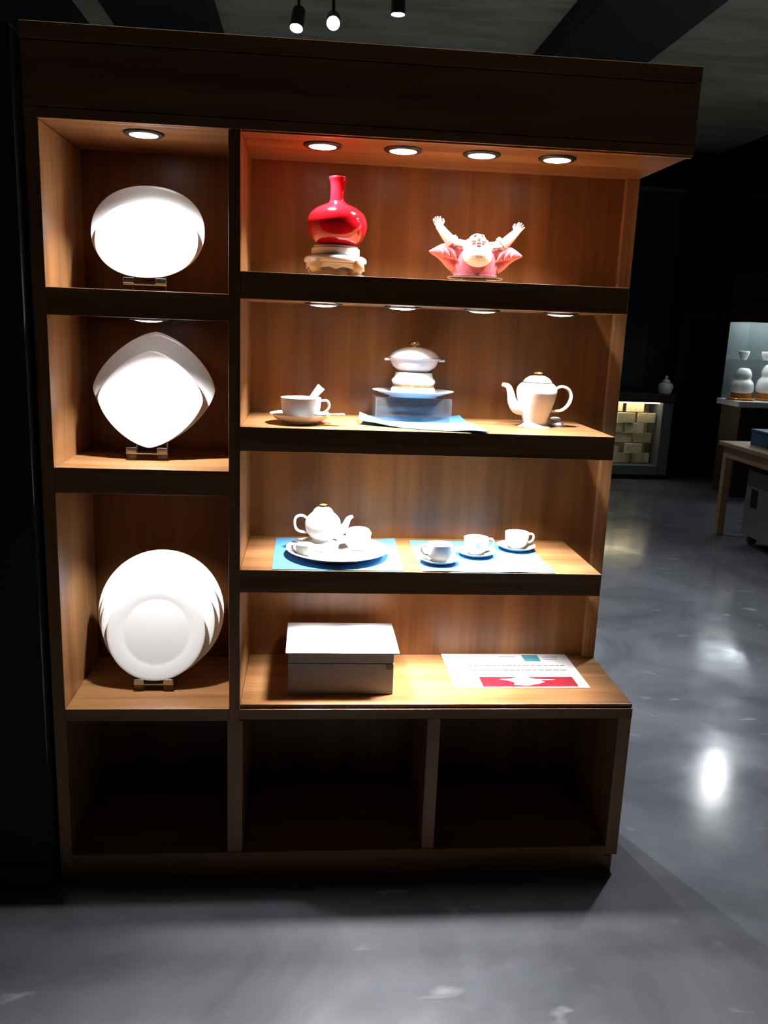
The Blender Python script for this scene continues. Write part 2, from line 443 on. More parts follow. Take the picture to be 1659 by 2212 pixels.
# ------------------------------------------------------------------ plates on stands (left column)
def plate_mesh(name, rx, rz, n, loc, lean, label, depth=0.014, well=0.62, foot=0.5, group='white plates standing in the left column'):
    """upright plate whose lowest rim point is at loc; outline is a superellipse with exponent n"""
    seg = 96; bm = nb()
    def ring(s, z):
        out = []
        for k in range(seg):
            a = 2 * PI * k / seg
            c, s_ = math.cos(a), math.sin(a)
            ex = 2.0 / (2.0 + (n - 2.0) * max(0.0, min(1.0, (s - 0.3) / 0.6)))
            out.append((rx * s * math.copysign(abs(c) ** ex, c), rz + rz * s * math.copysign(abs(s_) ** ex, s_), z))
        return out
    prof = [(0.004, 0.0045), (well - 0.06, 0.0045), (well, 0.0055), (well + 0.05, 0.0085), (0.94, depth), (0.985, depth + 0.0012), (1.0, depth + 0.0005), (0.99, depth - 0.0025), (well + 0.06, 0.004), (foot, 0.0015), (foot - 0.03, 0.0), (0.004, 0.0)]
    rings(bm, [ring(s, z) for s, z in prof])
    o = obj(name, bm, PLATE, None, loc=loc, rot=(math.radians(90 - lean), 0, 0), smooth=True)
    return tag(o, label, 'plate', group)

def plate_stand(x, y, z, label, wd=0.106):
    t = thing('plate_stand', (x, y, z), label, 'stand', 'clear plate stands in the left column')
    h = wd / 2
    for s in (-1, 1):
        cx = s * (h - 0.014)
        b = nb(); box(b, cx - 0.013, cx + 0.013, -0.020, 0.085, 0.0, 0.006)
        box(b, cx - 0.013, cx + 0.013, -0.020, -0.014, 0.006, 0.020)
        obj('foot', b, ACRYL, t, bevel=0.001)
        b = nb(); box(b, cx - 0.013, cx + 0.013, -0.022, -0.017, 0.0205, 0.034)
        obj('retaining_lip', b, CHROME, t, bevel=0.001)
        b = nb(); tube(b, [(cx, 0.045, 0.006), (cx, 0.060, 0.05), (cx, 0.078, 0.11)], [0.0035] * 3, seg=10, up=(1, 0, 0))
        obj('back_rest', b, CHROME, t, smooth=True)
    obj('cross_bar', bx(-h, h, -0.018, 0.044, 0.0165, 0.0195), CHROME, t, bevel=0.0008)
    return t

PX, PY = -0.412, 0.150
plate_stand(PX, PY, L1, 'clear stand under the egg-shaped plates, upper left shelf')
plate_mesh('oval_plate', 0.140, 0.119, 2.15, (PX, PY + 0.020, L1 + 0.032), 18, 'large egg-shaped white plate at the back of the upper left stand', depth=0.016)
plate_mesh('oval_plate', 0.126, 0.098, 2.15, (PX, PY + 0.002, L1 + 0.030), 18, 'front white oval plate on the upper left stand', depth=0.014)
plate_stand(-0.416, PY, L2, 'clear stand under the diamond-shaped plates, middle left shelf')
plate_mesh('square_plate', 0.157, 0.152, 1.52, (-0.406, PY + 0.022, L2 + 0.030), 17, 'large rounded diamond white plate at the back of the middle left stand', depth=0.016)
plate_mesh('square_plate', 0.134, 0.128, 1.52, (-0.412, PY + 0.003, L2 + 0.028), 17, 'smaller rounded diamond white plate in front on the middle left stand', depth=0.014)
plate_stand(-0.408, PY - 0.02, L3, 'clear stand under the nested round plates, lower left shelf')
for i, (r, dx, lab) in enumerate(((0.172, 0.0, 'largest round white plate at the back of the nested stack, lower left'),
                             (0.163, -0.001, 'second largest round white plate in the nested stack, lower left'),
                             (0.153, -0.003, 'third round white plate in the nested stack, lower left'),
                             (0.132, -0.006, 'smallest round white plate in front of the nested stack, lower left'))):
    plate_mesh('round_plate', r, r, 2.0, (-0.400 + dx, PY + 0.020 - i * 0.015, L3 + 0.027 - i * 0.0008), 17, lab, depth=0.011, well=0.7)

# ------------------------------------------------------------------ red vase and stand
VY = 0.150
vs = thing('vase_stand', (0.058, VY, S1), 'white ornate footed stand with cream legs under the red vase', 'stand')
b = nb(); lathe(b, [(0, 0.0535), (0.0575, 0.0535), (0.061, 0.056), (0.061, 0.071), (0.0565, 0.074), (0.0565, 0.077), (0.048, 0.078), (0, 0.0785)])
obj('upper_tier', b, PORC, vs, smooth=True)
b = nb(); lathe(b, [(0, 0.0345), (0.072, 0.0345), (0.0785, 0.037), (0.0795, 0.043), (0.077, 0.049), (0.070, 0.053), (0, 0.053)])
obj('lower_tier', b, PORC, vs, smooth=True)
ap = nb(); seg = 96; ro, ri = 0.0745, 0.0695; rs = []
for zt, rr in ((0.034, ro), (0.034, ri)):
    pass
top_o, bot_o, top_i, bot_i = [], [], [], []
for k in range(seg):
    a = 2 * PI * k / seg
    low = 0.015 + 0.010 * abs(math.sin(2 * (a + PI / 4))) ** 0.7 - 0.006 * max(0, math.cos(4 * (a + PI / 2))) ** 6
    c, s = math.cos(a), math.sin(a)
    top_o.append((ro * c, ro * s, 0.034)); bot_o.append((ro * c, ro * s, low)); bot_i.append((ri * c, ri * s, low)); top_i.append((ri * c, ri * s, 0.034))
rings(ap, [top_o, bot_o, bot_i, top_i], close=True)
obj('scalloped_apron', ap, PORC, vs, smooth=True)
for k in range(4):
    a = PI / 4 + PI / 2 * k + 0.05
    d = Vector((math.cos(a), math.sin(a), 0))
    b = nb(); tube(b, [d * 0.068 + Vector((0, 0, 0.036)), d * 0.072 + Vector((0, 0, 0.024)), d * 0.069 + Vector((0, 0, 0.012)), d * 0.074 + Vector((0, 0, 0.0045))], [0.019, 0.017, 0.012, 0.012], seg=14, up=d.cross(Vector((0, 0, 1))))
    lg = obj('leg', b, CREAM, vs, smooth=True, label='cream glazed leg')
    b = nb(); lathe(b, [(0, 0), (0.016, 0), (0.018, 0.003), (0.014, 0.006), (0, 0.007)], cx=d.x * 0.075, cy=d.y * 0.075, seg=20)
    obj('foot', b, PORC, lg, smooth=True)
vz = S1 + 0.0788
b = nb(); lathe(b, smoothprof([(0, 0.0), (0.042, 0.0), (0.050, 0.003), (0.066, 0.018), (0.0745, 0.040), (0.0745, 0.058), (0.066, 0.077), (0.048, 0.091), (0.030, 0.0985), (0.0205, 0.105), (0.0185, 0.118), (0.018, 0.135), (0.0195, 0.150), (0.0225, 0.160), (0.0215, 0.1635), (0.018, 0.161), (0.015, 0.150), (0.015, 0.12), (0.0, 0.118)], 4), seg=64)
o = obj('red_vase', b, RED, None, loc=(0.060, VY, vz), smooth=True)
tag(o, 'glossy red bottle vase with round belly and slim neck', 'vase')

# ------------------------------------------------------------------ figurine with raised arms
fg = thing('laughing_figurine', (0.417, 0.150, S1), 'porcelain figurine of a bald laughing man raising both arms, pink robe', 'figurine')
b = nb(); lathe(b, [(0, 0), (0.031, 0), (0.033, 0.003), (0.030, 0.011), (0, 0.0115)], sy=0.8); obj('pedestal', b, CREAM, fg, smooth=True)
b = nb(); lathe(b, [(0, 0.0120), (0.066, 0.0120), (0.073, 0.0150), (0.072, 0.0175), (0.060, 0.0185), (0, 0.0185)], sy=0.72); obj('base_disc', b, plain('dark_wood_disc', (0.10, 0.06, 0.05), 0.25, coat=0.5), fg, smooth=True)
def limb(bm, pts, rad, seg=16):
    tube(bm, pts, rad, seg=seg, n=3, up=(0, 1, 0))
    ball(bm, pts[0], (rad[0],) * 3, 14); ball(bm, pts[-1], (rad[-1],) * 3, 14)
b = nb()
ball(b, (0, -0.008, 0.068), (0.040, 0.036, 0.034), 28)          # belly
ball(b, (0, -0.004, 0.088), (0.042, 0.028, 0.020), 24)           # chest
limb(b, [(0, 0.0, 0.092), (0, -0.003, 0.100)], [0.020, 0.019])   # neck
Rh = Matrix.Rotation(math.radians(-24), 4, 'X')                  # head thrown back
HS = 1.22
def H(x, y, z): return tuple((Rh @ Vector((x * HS, y * HS, z * HS))) + Vector((0, -0.006, 0.1035)))
def hb(c, r, seg=14): ball(b, H(*c), tuple(q * HS for q in r), seg)
hb((0, 0, 0.0), (0.0195, 0.020, 0.0170), 28)
hb((0, 0, -0.006), (0.0210, 0.018, 0.0125), 24)
hb((0, -0.0205, -0.002), (0.0030, 0.0038, 0.0036), 12)
hb((0, -0.0185, -0.0005), (0.0022, 0.0035, 0.0055), 12)
for s in (-1, 1):
    hb((s * 0.0208, 0.001, -0.003), (0.0038, 0.0045, 0.0085))
    hb((s * 0.0212, 0.000, -0.012), (0.0034, 0.0035, 0.0050), 12)
    hb((s * 0.0075, -0.0178, 0.0058), (0.0048, 0.0022, 0.0015), 12)
    hb((s * 0.0105, -0.0155, -0.0055), (0.0060, 0.0045, 0.0050), 12)
hb((0, -0.0190, -0.0105), (0.0065, 0.0020, 0.0013), 12)
hb((0, -0.0175, -0.0160), (0.0055, 0.0025, 0.0020), 12)
for s, sh, el, wr, tip in (
    (-1, (-0.034, 0.0, 0.092), (-0.060, -0.002, 0.096), (-0.0975, -0.002, 0.136), (-0.1065, -0.003, 0.157)),
    (1, (0.034, 0.0, 0.090), (0.062, -0.002, 0.094), (0.0985, -0.002, 0.131), (0.1130, -0.003, 0.152))):
    limb(b, [sh, el], [0.016, 0.0155])
    limb(b, [el, ((el[0] + wr[0]) / 2, -0.002, (el[2] + wr[2]) / 2 - 0.001), wr], [0.0150, 0.0130, 0.0098])
    w_, t_ = Vector(wr), Vector(tip)
    dr = (t_ - w_).normalized(); side = Vector((dr.z, 0, -dr.x))
    ball(b, tuple(w_ + dr * 0.010), (0.0105, 0.0055, 0.0100), 14, rot=Matrix.Rotation(math.atan2(dr.x, dr.z), 4, 'Y'))
    for q, (off, ln) in enumerate(((-0.0081, 0.0085), (-0.0027, 0.0110), (0.0027, 0.0105), (0.0081, 0.0078))):
        p0 = w_ + dr * 0.0145 + side * off; p1 = p0 + dr * ln * 0.6 + side * off * 0.06; p2 = p0 + dr * ln + side * off * 0.08 + Vector((0, -0.0035, 0))
        limb(b, [tuple(p0), tuple(p1), tuple(p2)], [0.00245, 0.0024, 0.0020], 8)
    th = w_ + dr * 0.005 - side * s * 0.009
    limb(b, [tuple(th), tuple(th - side * s * 0.005 + dr * 0.004), tuple(th - side * s * 0.0055 + dr * 0.010)], [0.0030, 0.0026, 0.0021], 8)
body = fuse('body', b, PORC, fg, 0.00085, 2)
for s in (-1, 1):
    e = nb(); tube(e, [H(s * 0.0035, -0.0203, 0.0022), H(s * 0.0072, -0.0203, 0.0036), H(s * 0.0112, -0.0178, 0.0020)], [0.0003, 0.0008, 0.0003], seg=8, up=(0, 1, 0))
    obj('eye', e, INK, body, smooth=True)
e = nb(); tube(e, [H(-0.0060, -0.0200, -0.0118), H(0, -0.0213, -0.0138), H(0.0060, -0.0200, -0.0118)], [0.0004, 0.0014, 0.0004], seg=8, up=(0, 1, 0))
obj('mouth', e, REDP, body, smooth=True)
e = nb(); ball(e, (0, -0.0430, 0.058), (0.0018, 0.0014, 0.0016), 10); obj('navel', e, GREY_SHADE_PRINT, body)
# robe: folded over crossed legs, open front, wide sleeves that hang to outward points
b = nb()
lathe(b, smoothprof([(0.0, 0.0188), (0.058, 0.0188), (0.062, 0.024), (0.062, 0.044), (0.060, 0.062), (0.056, 0.078), (0.048, 0.088), (0.034, 0.096), (0.0, 0.100)], 3), cy=0.008, sy=0.60, seg=40)
for s in (-1, 1):
    tube(b, [(s * 0.034, 0.004, 0.078), (s * 0.062, 0.004, 0.078), (s * 0.092, 0.003, 0.077), (s * 0.121, 0.002, 0.0755 - s * 0.001)], [0.024, 0.027, 0.018, 0.0025], seg=20, flat=0.72, up=(0, 1, 0), n=4)
    tube(b, [(s * 0.044, 0.004, 0.040), (s * 0.062, 0.004, 0.050), (s * 0.082, 0.003, 0.064), (s * 0.110, 0.002, 0.0735)], [0.018, 0.017, 0.013, 0.004], seg=18, flat=0.85, up=(0, 1, 0), n=3)
    tube(b, [(s * 0.046, 0.003, 0.084), (s * 0.0600, 0.001, 0.094), (s * 0.0680, 0.000, 0.1035)], [0.022, 0.0195, 0.0185], seg=20, flat=0.9, up=(0, 1, 0), n=3)
    for q in range(3):
        ball(b, (s * (0.060 + q * 0.016), -0.014, 0.070 + q * 0.002), (0.004, 0.004, 0.018 - q * 0.004), 10, rot=Matrix.Rotation(s * 0.5, 4, 'Y'))
robe = fuse('robe', b, PINK, fg, 0.0014, 3, label='pink glazed robe with wide pointed sleeves')
for s in (-1, 1):
    cb = nb(); tube(cb, [(s * 0.0640, 0.0005, 0.1000), (s * 0.0705, 0.0, 0.1070)], [0.0200, 0.0190], seg=24, flat=0.92, up=(0, 1, 0), n=2)
    obj('cuff', cb, PORC, robe, smooth=True, label='white cuff')

# ------------------------------------------------------------------ cup, saucer and spoons (second shelf)
def cup(name, loc, r, h, label, group=None, rz=0.0, foot=0.55, handle=True):
    t = thing(name, loc, label, 'cup', group, rz)
    b = nb(); lathe(b, smoothprof([(0, 0.001), (r * foot, 0.0), (r * foot + 0.001, 0.003), (r * 0.86, h * 0.24), (r * 0.965, h * 0.55), (r, h - 0.001), (r - 0.0012, h), (r - 0.0028, h - 0.002), (r * 0.88, h * 0.5), (r * 0.6, h * 0.18), (0, h * 0.14)], 3), seg=48)
    obj('cup_body', b, PORC, t, smooth=True)
    if handle:
        b = nb(); tube(b, [(r * 0.93, 0, h * 0.86), (r * 1.32, 0, h * 0.88), (r * 1.45, 0, h * 0.62), (r * 1.22, 0, h * 0.36), (r * 0.84, 0, h * 0.30)], [0.0028, 0.0034, 0.0034, 0.003, 0.0028], seg=12, flat=1.5, up=(0, 1, 0))
        obj('handle', b, PORC, t, smooth=True)
    return t

def saucer(loc, r, label, h=0.018, group=None):
    b = nb(); lathe(b, smoothprof([(0, 0.0), (r * 0.50, 0.0), (r * 0.55, 0.002), (r * 0.82, h * 0.45), (r, h - 0.0012), (r * 0.995, h), (r * 0.80, h * 0.68), (r * 0.5, h * 0.34), (0, h * 0.30)], 3), seg=56)
    return tag(obj('saucer', b, PORC, None, loc=loc, smooth=True), label, 'saucer', group)

saucer((-0.022, 0.115, S2 + 0.0003), 0.078, 'deep white saucer under the cup with the upright spoon, second shelf', h=0.024)
cup('soup_cup', (-0.022, 0.115, S2 + 0.0084), 0.052, 0.056, 'white straight-sided cup holding a slanted spoon, second shelf', rz=0.25, foot=0.72)
def spoon(loc, label, rx, ry, rz, L=0.075):
    b = nb(); n = 10; rs = []
    for k in range(n + 1):
        u = k / n; x = -0.018 + 0.036 * u; wd = 0.0125 * math.sqrt(max(0.02, 1 - ((u - 0.5) / 0.52) ** 2))
        z = 0.004 * (2 * u - 1) ** 2 + (0.004 if u > 0.9 else 0)
        rs.append([(x, -wd, z + 0.006), (x, -wd * 0.6, z + 0.0015), (x, 0, z), (x, wd * 0.6, z + 0.0015), (x, wd, z + 0.006), (x, wd - 0.0012, z + 0.0065), (x, wd * 0.5, z + 0.0035), (x, 0, z + 0.002), (x, -wd * 0.5, z + 0.0035), (x, -wd + 0.0012, z + 0.0065)])
    rings(b, rs)
    t = thing('soup_spoon', loc, label, 'spoon', 'white porcelain spoons by the straight cup')
    t.rotation_euler = (rx, ry, rz)
    bo = obj('bowl', b, PORC, t, smooth=True)
    b = nb(); box(b, 0.014, 0.014 + L, -0.0085, 0.0085, 0.0045, 0.0080)
    for v in b.verts:
        if v.co.x > 0.05: v.co.y *= 1.35
        else: v.co.y *= 0.7
    obj('handle', b, PORC, t, bevel=0.0012)
    return t
spoon((-0.018, 0.112, S2 + 0.030), 'white porcelain spoon slanting up out of the straight-sided cup', math.radians(65), math.radians(-52), 0.10, L=0.066)
spoon((0.030, 0.075, S2 + 0.0215), 'white porcelain spoon lying on the deep saucer, handle to the right', 0, math.radians(-1), 0.10, L=0.046)

# ------------------------------------------------------------------ blue napkin, riser, tureen
def cloth(name, x0, x1, y0, y1, z, fn, label, cat, nx=40, ny=28, th=0.0016, skew=None):
    b = nb(); top = []; bot = []
    for j in range(ny + 1):
        rt, rb_ = [], []
        for i in range(nx + 1):
            u, v = i / nx, j / ny
            x = x0 + (x1 - x0) * u; y = y0 + (y1 - y0) * v
            if skew: x, y = skew(u, v, x, y)
            h = fn(u, v)
            rt.append(b.verts.new((x, y, z + th + h))); rb_.append(b.verts.new((x, y, z + h)))
        top.append(rt); bot.append(rb_)
    for j in range(ny):
        for i in range(nx):
            b.faces.new((top[j][i], top[j][i + 1], top[j + 1][i + 1], top[j + 1][i]))
            b.faces.new((bot[j][i], bot[j + 1][i], bot[j + 1][i + 1], bot[j][i + 1]))
    for i in range(nx):
        b.faces.new((top[0][i], bot[0][i], bot[0][i + 1], top[0][i + 1])); b.faces.new((top[ny][i], top[ny][i + 1], bot[ny][i + 1], bot[ny][i]))
    for j in range(ny):
        b.faces.new((top[j][0], top[j + 1][0], bot[j + 1][0], bot[j][0])); b.faces.new((top[j][nx], bot[j][nx], bot[j + 1][nx], top[j + 1][nx]))
    return tag(obj(name, b, BLUE, None, smooth=True), label, cat)

def napkin_h(u, v):
    # corner at the front left curls up, the middle under the riser lies flat, small folds at the right
    h = 0.024 * max(0, 1 - u / 0.22) * max(0, 1 - abs(v - 0.35) / 0.6)
    h += 0.010 * max(0, (u - 0.80) / 0.20) * (0.5 + 0.5 * math.sin(v * 7)) * (1 if v > 0.45 else 0.2)
    h += 0.004 * max(0, math.sin(u * 9 + v * 3)) * max(0, 0.25 - v) * 4
    return h
def napkin_skew(u, v, x, y):
    # a diamond-like lay: left corner pulled back, front edge sweeping to the right
    y2 = y + 0.115 * (1 - u) ** 1.6 * (1 - v) 
    x2 = x + 0.035 * v * (0.5 - u)
    return x2, y2
cloth('cloth_napkin', 0.128, 0.448, -0.002, 0.335, S2 + 0.0004, napkin_h, 'rumpled blue napkin under the clear riser, second shelf', 'napkin', skew=napkin_skew)

rs_ = thing('display_riser', (0.281, 0.262, S2 + 0.0035), 'clear acrylic riser box carrying the white tureen', 'riser')
b = nb(); box(b, -0.104, 0.104, -0.062, 0.062, 0.056, 0.061); obj('top_plate', b, ACRYL_R, rs_, bevel=0.0008)
for a in ((-0.104, 0.104, -0.062, -0.058, 0, 0.0558), (-0.104, 0.104, 0.058, 0.062, 0, 0.0558)): obj('side_wall', bx(*a), ACRYL_R, rs_, bevel=0.0006)
for a in ((-0.104, -0.100, -0.0578, 0.0578, 0, 0.0558), (0.100, 0.104, -0.0578, 0.0578, 0, 0.0558)): obj('side_wall', bx(*a), ACRYL_R, rs_, bevel=0.0006)
tx, ty, tz = 0.284, 0.262, S2 + 0.0035 + 0.0612
b = nb(); lathe(b, smoothprof([(0, 0.0), (0.062, 0.0), (0.066, 0.002), (0.090, 0.009), (0.111, 0.016), (0.110, 0.018), (0.088, 0.013), (0.066, 0.006), (0, 0.005)], 3), seg=64, sy=0.85)
tag(obj('serving_plate', b, PORC, None, loc=(tx, ty, tz), smooth=True), 'white dinner plate with curved rim on top of the clear riser', 'plate')
wz = tz + 0.0055
wm = thing('tureen_warmer', (tx, ty, wz), 'white round warmer with gold bands beneath the lidded tureen', 'warmer')
b = nb(); lathe(b, smoothprof([(0, 0), (0.056, 0), (0.061, 0.004), (0.0625, 0.012), (0.059, 0.020), (0.056, 0.026), (0.060, 0.033), (0.060, 0.040), (0.054, 0.048), (0.051, 0.058), (0.048, 0.062), (0, 0.062)], 3), seg=56); obj('warmer_body', b, plain('warmer_porcelain', (0.55, 0.53, 0.50), 0.15, coat=0.6), wm, smooth=True)
def ring_bm(r, z, t=0.0016, seg=56):
    return rings(nb(), [[((r + t * math.cos(q)) * math.cos(2 * PI * k / seg), (r + t * math.cos(q)) * math.sin(2 * PI * k / seg), z + t * math.sin(q)) for k in range(seg)] for q in [2 * PI * j / 8 for j in range(8)]], close=True)
obj('gold_band', ring_bm(0.0605, 0.003, 0.0018), BRASS, wm, smooth=True, label='gold band')
obj('gold_band', ring_bm(0.0580, 0.0255, 0.0012), BRASS, wm, smooth=True, label='gold band')
uz = wz + 0.0625
tu = thing('lidded_tureen', (tx, ty, uz), 'white lidded tureen with two ear handles and gold knob, second shelf', 'tureen')
b = nb(); lathe(b, smoothprof([(0, 0), (0.036, 0), (0.044, 0.003), (0.060, 0.016), (0.067, 0.033), (0.070, 0.036), (0.069, 0.038), (0.0, 0.037)], 3), seg=56); obj('bowl', b, PORC, tu, smooth=True)
b = nb(); lathe(b, smoothprof([(0, 0.0385), (0.067, 0.0385), (0.068, 0.041), (0.058, 0.052), (0.040, 0.061), (0.020, 0.066), (0, 0.067)], 3), seg=56); ld = obj('lid', b, PORC, tu, smooth=True)
b = nb(); lathe(b, smoothprof([(0, 0.0665), (0.007, 0.067), (0.007, 0.070), (0.014, 0.073), (0.0155, 0.077), (0.012, 0.081), (0, 0.082)], 3), seg=28); obj('knob', b, BRASS, ld, smooth=True, label='gold knob')
for s in (-1, 1):
    b = nb(); box(b, s * 0.064, s * 0.084, -0.014, 0.014, 0.029, 0.0355) if s > 0 else box(b, -0.084, -0.064, -0.014, 0.014, 0.029, 0.0355)
    obj('ear_handle', b, PORC, tu, bevel=0.003)

# ------------------------------------------------------------------ teapots
def teapot(name, loc, label, k=1.0, kw=1.0, flip=False, tall=True):
    t = thing(name, loc, label, 'teapot')
    s = -1 if flip else 1
    if tall:
        prof = [(0, 0), (0.042, 0), (0.043, 0.002), (0.034, 0.008), (0.0315, 0.012), (0.036, 0.026), (0.046, 0.056), (0.053, 0.082), (0.0545, 0.098), (0.049, 0.111), (0.036, 0.119), (0, 0.120)]
        hb = 0.120
    else:
        prof = [(0, 0), (0.032, 0), (0.033, 0.002), (0.030, 0.005), (0.038, 0.014), (0.048, 0.030), (0.051, 0.046), (0.047, 0.062), (0.036, 0.074), (0.028, 0.078), (0, 0.079)]
        hb = 0.0785
    b = nb(); lathe(b, smoothprof([(r * kw, z * k) for r, z in prof], 4), seg=56); obj('pot_body', b, PORC, t, smooth=True)
    h = hb * k; rl = (0.036 if tall else 0.028) * kw
    b = nb(); lathe(b, smoothprof([(0, h + 0.0005), (rl, h + 0.0005), (rl * 1.02, h + 0.003), (rl * 0.9, h + 0.009 * k), (rl * 0.6, h + 0.0155 * k), (rl * 0.25, h + 0.018 * k), (0, h + 0.0185 * k)], 3), seg=44); ld = obj('lid', b, PORC, t, smooth=True)
    z0 = h + 0.018 * k
    b = nb(); lathe(b, smoothprof([(0, z0), (0.006, z0), (0.006, z0 + 0.003), (0.0125, z0 + 0.005), (0.013, z0 + 0.008), (0.006, z0 + 0.0105), (0, z0 + 0.011)], 3), seg=26); obj('knob', b, BRASS, ld, smooth=True, label='gold knob')
    P = lambda x, z: (s * x * kw, 0, z * k)
    if tall:
        b = nb(); tube(b, [P(-0.036, 0.046), P(-0.054, 0.050), P(-0.066, 0.068), P(-0.072, 0.090), P(-0.080, 0.106), P(-0.096, 0.111)], [0.017, 0.0155, 0.0125, 0.0095, 0.0075, 0.0045], seg=18, flat=0.9)
        obj('spout', b, PORC, t, smooth=True)
        b = nb(); tube(b, [P(0.048, 0.100), P(0.066, 0.110), P(0.086, 0.104), P(0.096, 0.084), P(0.090, 0.062), P(0.072, 0.046), P(0.044, 0.043)], [0.0035, 0.0038, 0.0042, 0.0045, 0.0045, 0.0040, 0.0035], seg=14, flat=2.1)
        obj('handle', b, PORC, t, smooth=True)
    else:
        b = nb(); tube(b, [P(-0.036, 0.026), P(-0.052, 0.028), P(-0.064, 0.044), P(-0.072, 0.062), P(-0.085, 0.070)], [0.014, 0.0130, 0.0098, 0.0075, 0.0040], seg=18, flat=0.9)
        obj('spout', b, PORC, t, smooth=True)
        b = nb(); tube(b, [P(0.044, 0.062), P(0.060, 0.070), P(0.076, 0.064), P(0.080, 0.045), P(0.070, 0.027), P(0.044, 0.022)], [0.0033, 0.0036, 0.0040, 0.0040, 0.0036, 0.0033], seg=14, flat=2.1)
        obj('handle', b, PORC, t, smooth=True)
    return t

teapot('coffee_pot', (0.612, 0.185, S2 + 0.0003), 'tall white coffee pot with gold knob at the right end of the second shelf')
b = nb(); lathe(b, smoothprof([(0, 0), (0.021, 0), (0.023, 0.004), (0.019, 0.009), (0.012, 0.010), (0.015, 0.014), (0.014, 0.019), (0.008, 0.022), (0, 0.0225)], 3), seg=28)
tag(obj('porcelain_knob_lid', b, plain('pale_blue_glaze', (0.50, 0.53, 0.66), 0.3), None, loc=(0.684, 0.235, S2 + 0.0003), smooth=True), 'small pale blue-grey lid lying behind the foot of the coffee pot', 'lid')

# ------------------------------------------------------------------ third shelf: placemats, tea service
def flat_h(a): return lambda u, v: a * max(0, math.sin(u * 5 + v * 2)) * (1 if v < 0.1 else 0.3)
cloth('placemat', -0.087, 0.250, 0.004, 0.330, S3 + 0.0004, lambda u, v: 0.004 * max(0, (u - 0.85) / 0.15) * max(0, v - 0.6) * 2.5, 'left blue placemat under the large plate with the teapot', 'placemat', nx=20, ny=16, th=0.0014, skew=lambda u, v, x, y: (x + 0.010 * v * (u - 0.3), y))
cloth('placemat', 0.298, 0.650, 0.002, 0.322, S3 + 0.0004, lambda u, v: 0.0015 * max(0, math.sin(u * 11)) * (v < 0.12), 'right blue placemat under the three cups and saucers', 'placemat', nx=20, ny=16, th=0.0014, skew=lambda u, v, x, y: (x + 0.006 * v * (0.2 - u), y))
mz = S3 + 0.0022
b = nb(); lathe(b, smoothprof([(0, 0), (0.088, 0), (0.094, 0.003), (0.118, 0.012), (0.137, 0.018), (0.1365, 0.020), (0.115, 0.015), (0.090, 0.0065), (0, 0.0055)], 3), seg=72)
tag(obj('serving_plate', b, PORC, None, loc=(0.083, 0.150, mz), smooth=True), 'large round white plate under the teapot on the left placemat', 'plate')
pz = mz + 0.006
teapot('teapot', (0.043, 0.195, pz + 0.022), 'squat white teapot with gold knob, standing on the large plate', k=1.0, kw=0.97, flip=True, tall=False)
b = nb(); lathe(b, smoothprof([(0, 0), (0.040, 0), (0.044, 0.004), (0.046, 0.014), (0.042, 0.0205), (0.036, 0.0215), (0, 0.0217)], 3), seg=40)
tag(obj('teapot_warmer', b, PORC, None, loc=(0.043, 0.195, pz), smooth=True), 'low white warmer ring beneath the squat teapot', 'warmer')
sg = thing('sugar_pot', (0.142, 0.195, pz), 'small round white sugar pot on the large plate, right of the teapot', 'pot')
b = nb(); lathe(b, smoothprof([(0, 0), (0.024, 0), (0.029, 0.005), (0.0335, 0.020), (0.0345, 0.038), (0.0335, 0.0455), (0, 0.0460)], 3), seg=40); obj('pot_body', b, PORC, sg, smooth=True)
b = nb(); lathe(b, smoothprof([(0, 0.0462), (0.033, 0.0462), (0.033, 0.050), (0.028, 0.057), (0.014, 0.0605), (0, 0.061)], 3), seg=40); obj('lid', b, PORC, sg, smooth=True)
cup('milk_cup', (-0.006, 0.105, pz + 0.002), 0.024, 0.032, 'small white cup on the large plate, in front left of the teapot', rz=PI * 0.9)
for x, y, rz, w1, w2 in ((0.354, 0.088, PI * 0.95, 'leftmost white teacup on the right placemat', 'leftmost saucer on the right placemat'),
                         (0.468, 0.165, 0.15, 'middle white teacup on the right placemat', 'middle saucer on the right placemat'),
                         (0.600, 0.235, 0.10, 'rightmost white teacup on the right placemat, nearest the shelf end', 'rightmost saucer on the right placemat, nearest the shelf end')):
    saucer((x, y, mz), 0.054, 'white ' + w2, h=0.014, group='saucers on the right placemat')
    cup('teacup', (x, y, mz + 0.0055), 0.0345, 0.045, w1, 'teacups on the right placemat', rz)

# ------------------------------------------------------------------ gift box and leaflets (counter)
gb = thing('gift_box', (0.099, 0.185, CT + 0.0004), 'white cardboard box with overhanging lid on the counter, sides greyed as shade', 'box')
obj('box_body', bx(-0.143, 0.143, -0.118, 0.105, 0, 0.089), GREY_SHADE_PRINT, gb, bevel=0.001)
obj('box_rim', bx(-0.1425, 0.1425, -0.1175, 0.1045, 0.0905, 0.1185), GREY_SHADE_PRINT, gb, bevel=0.001)
lid = bx(-0.150, 0.157, -0.124, 0.111, 0.119, 0.1225)
obj('box_lid', lid, CARD, gb, bevel=0.001)
obj('sticker', bx(0.122, 0.142, -0.1188, -0.1181, 0.073, 0.087), OLIVE, gb, label='small olive green sticker')

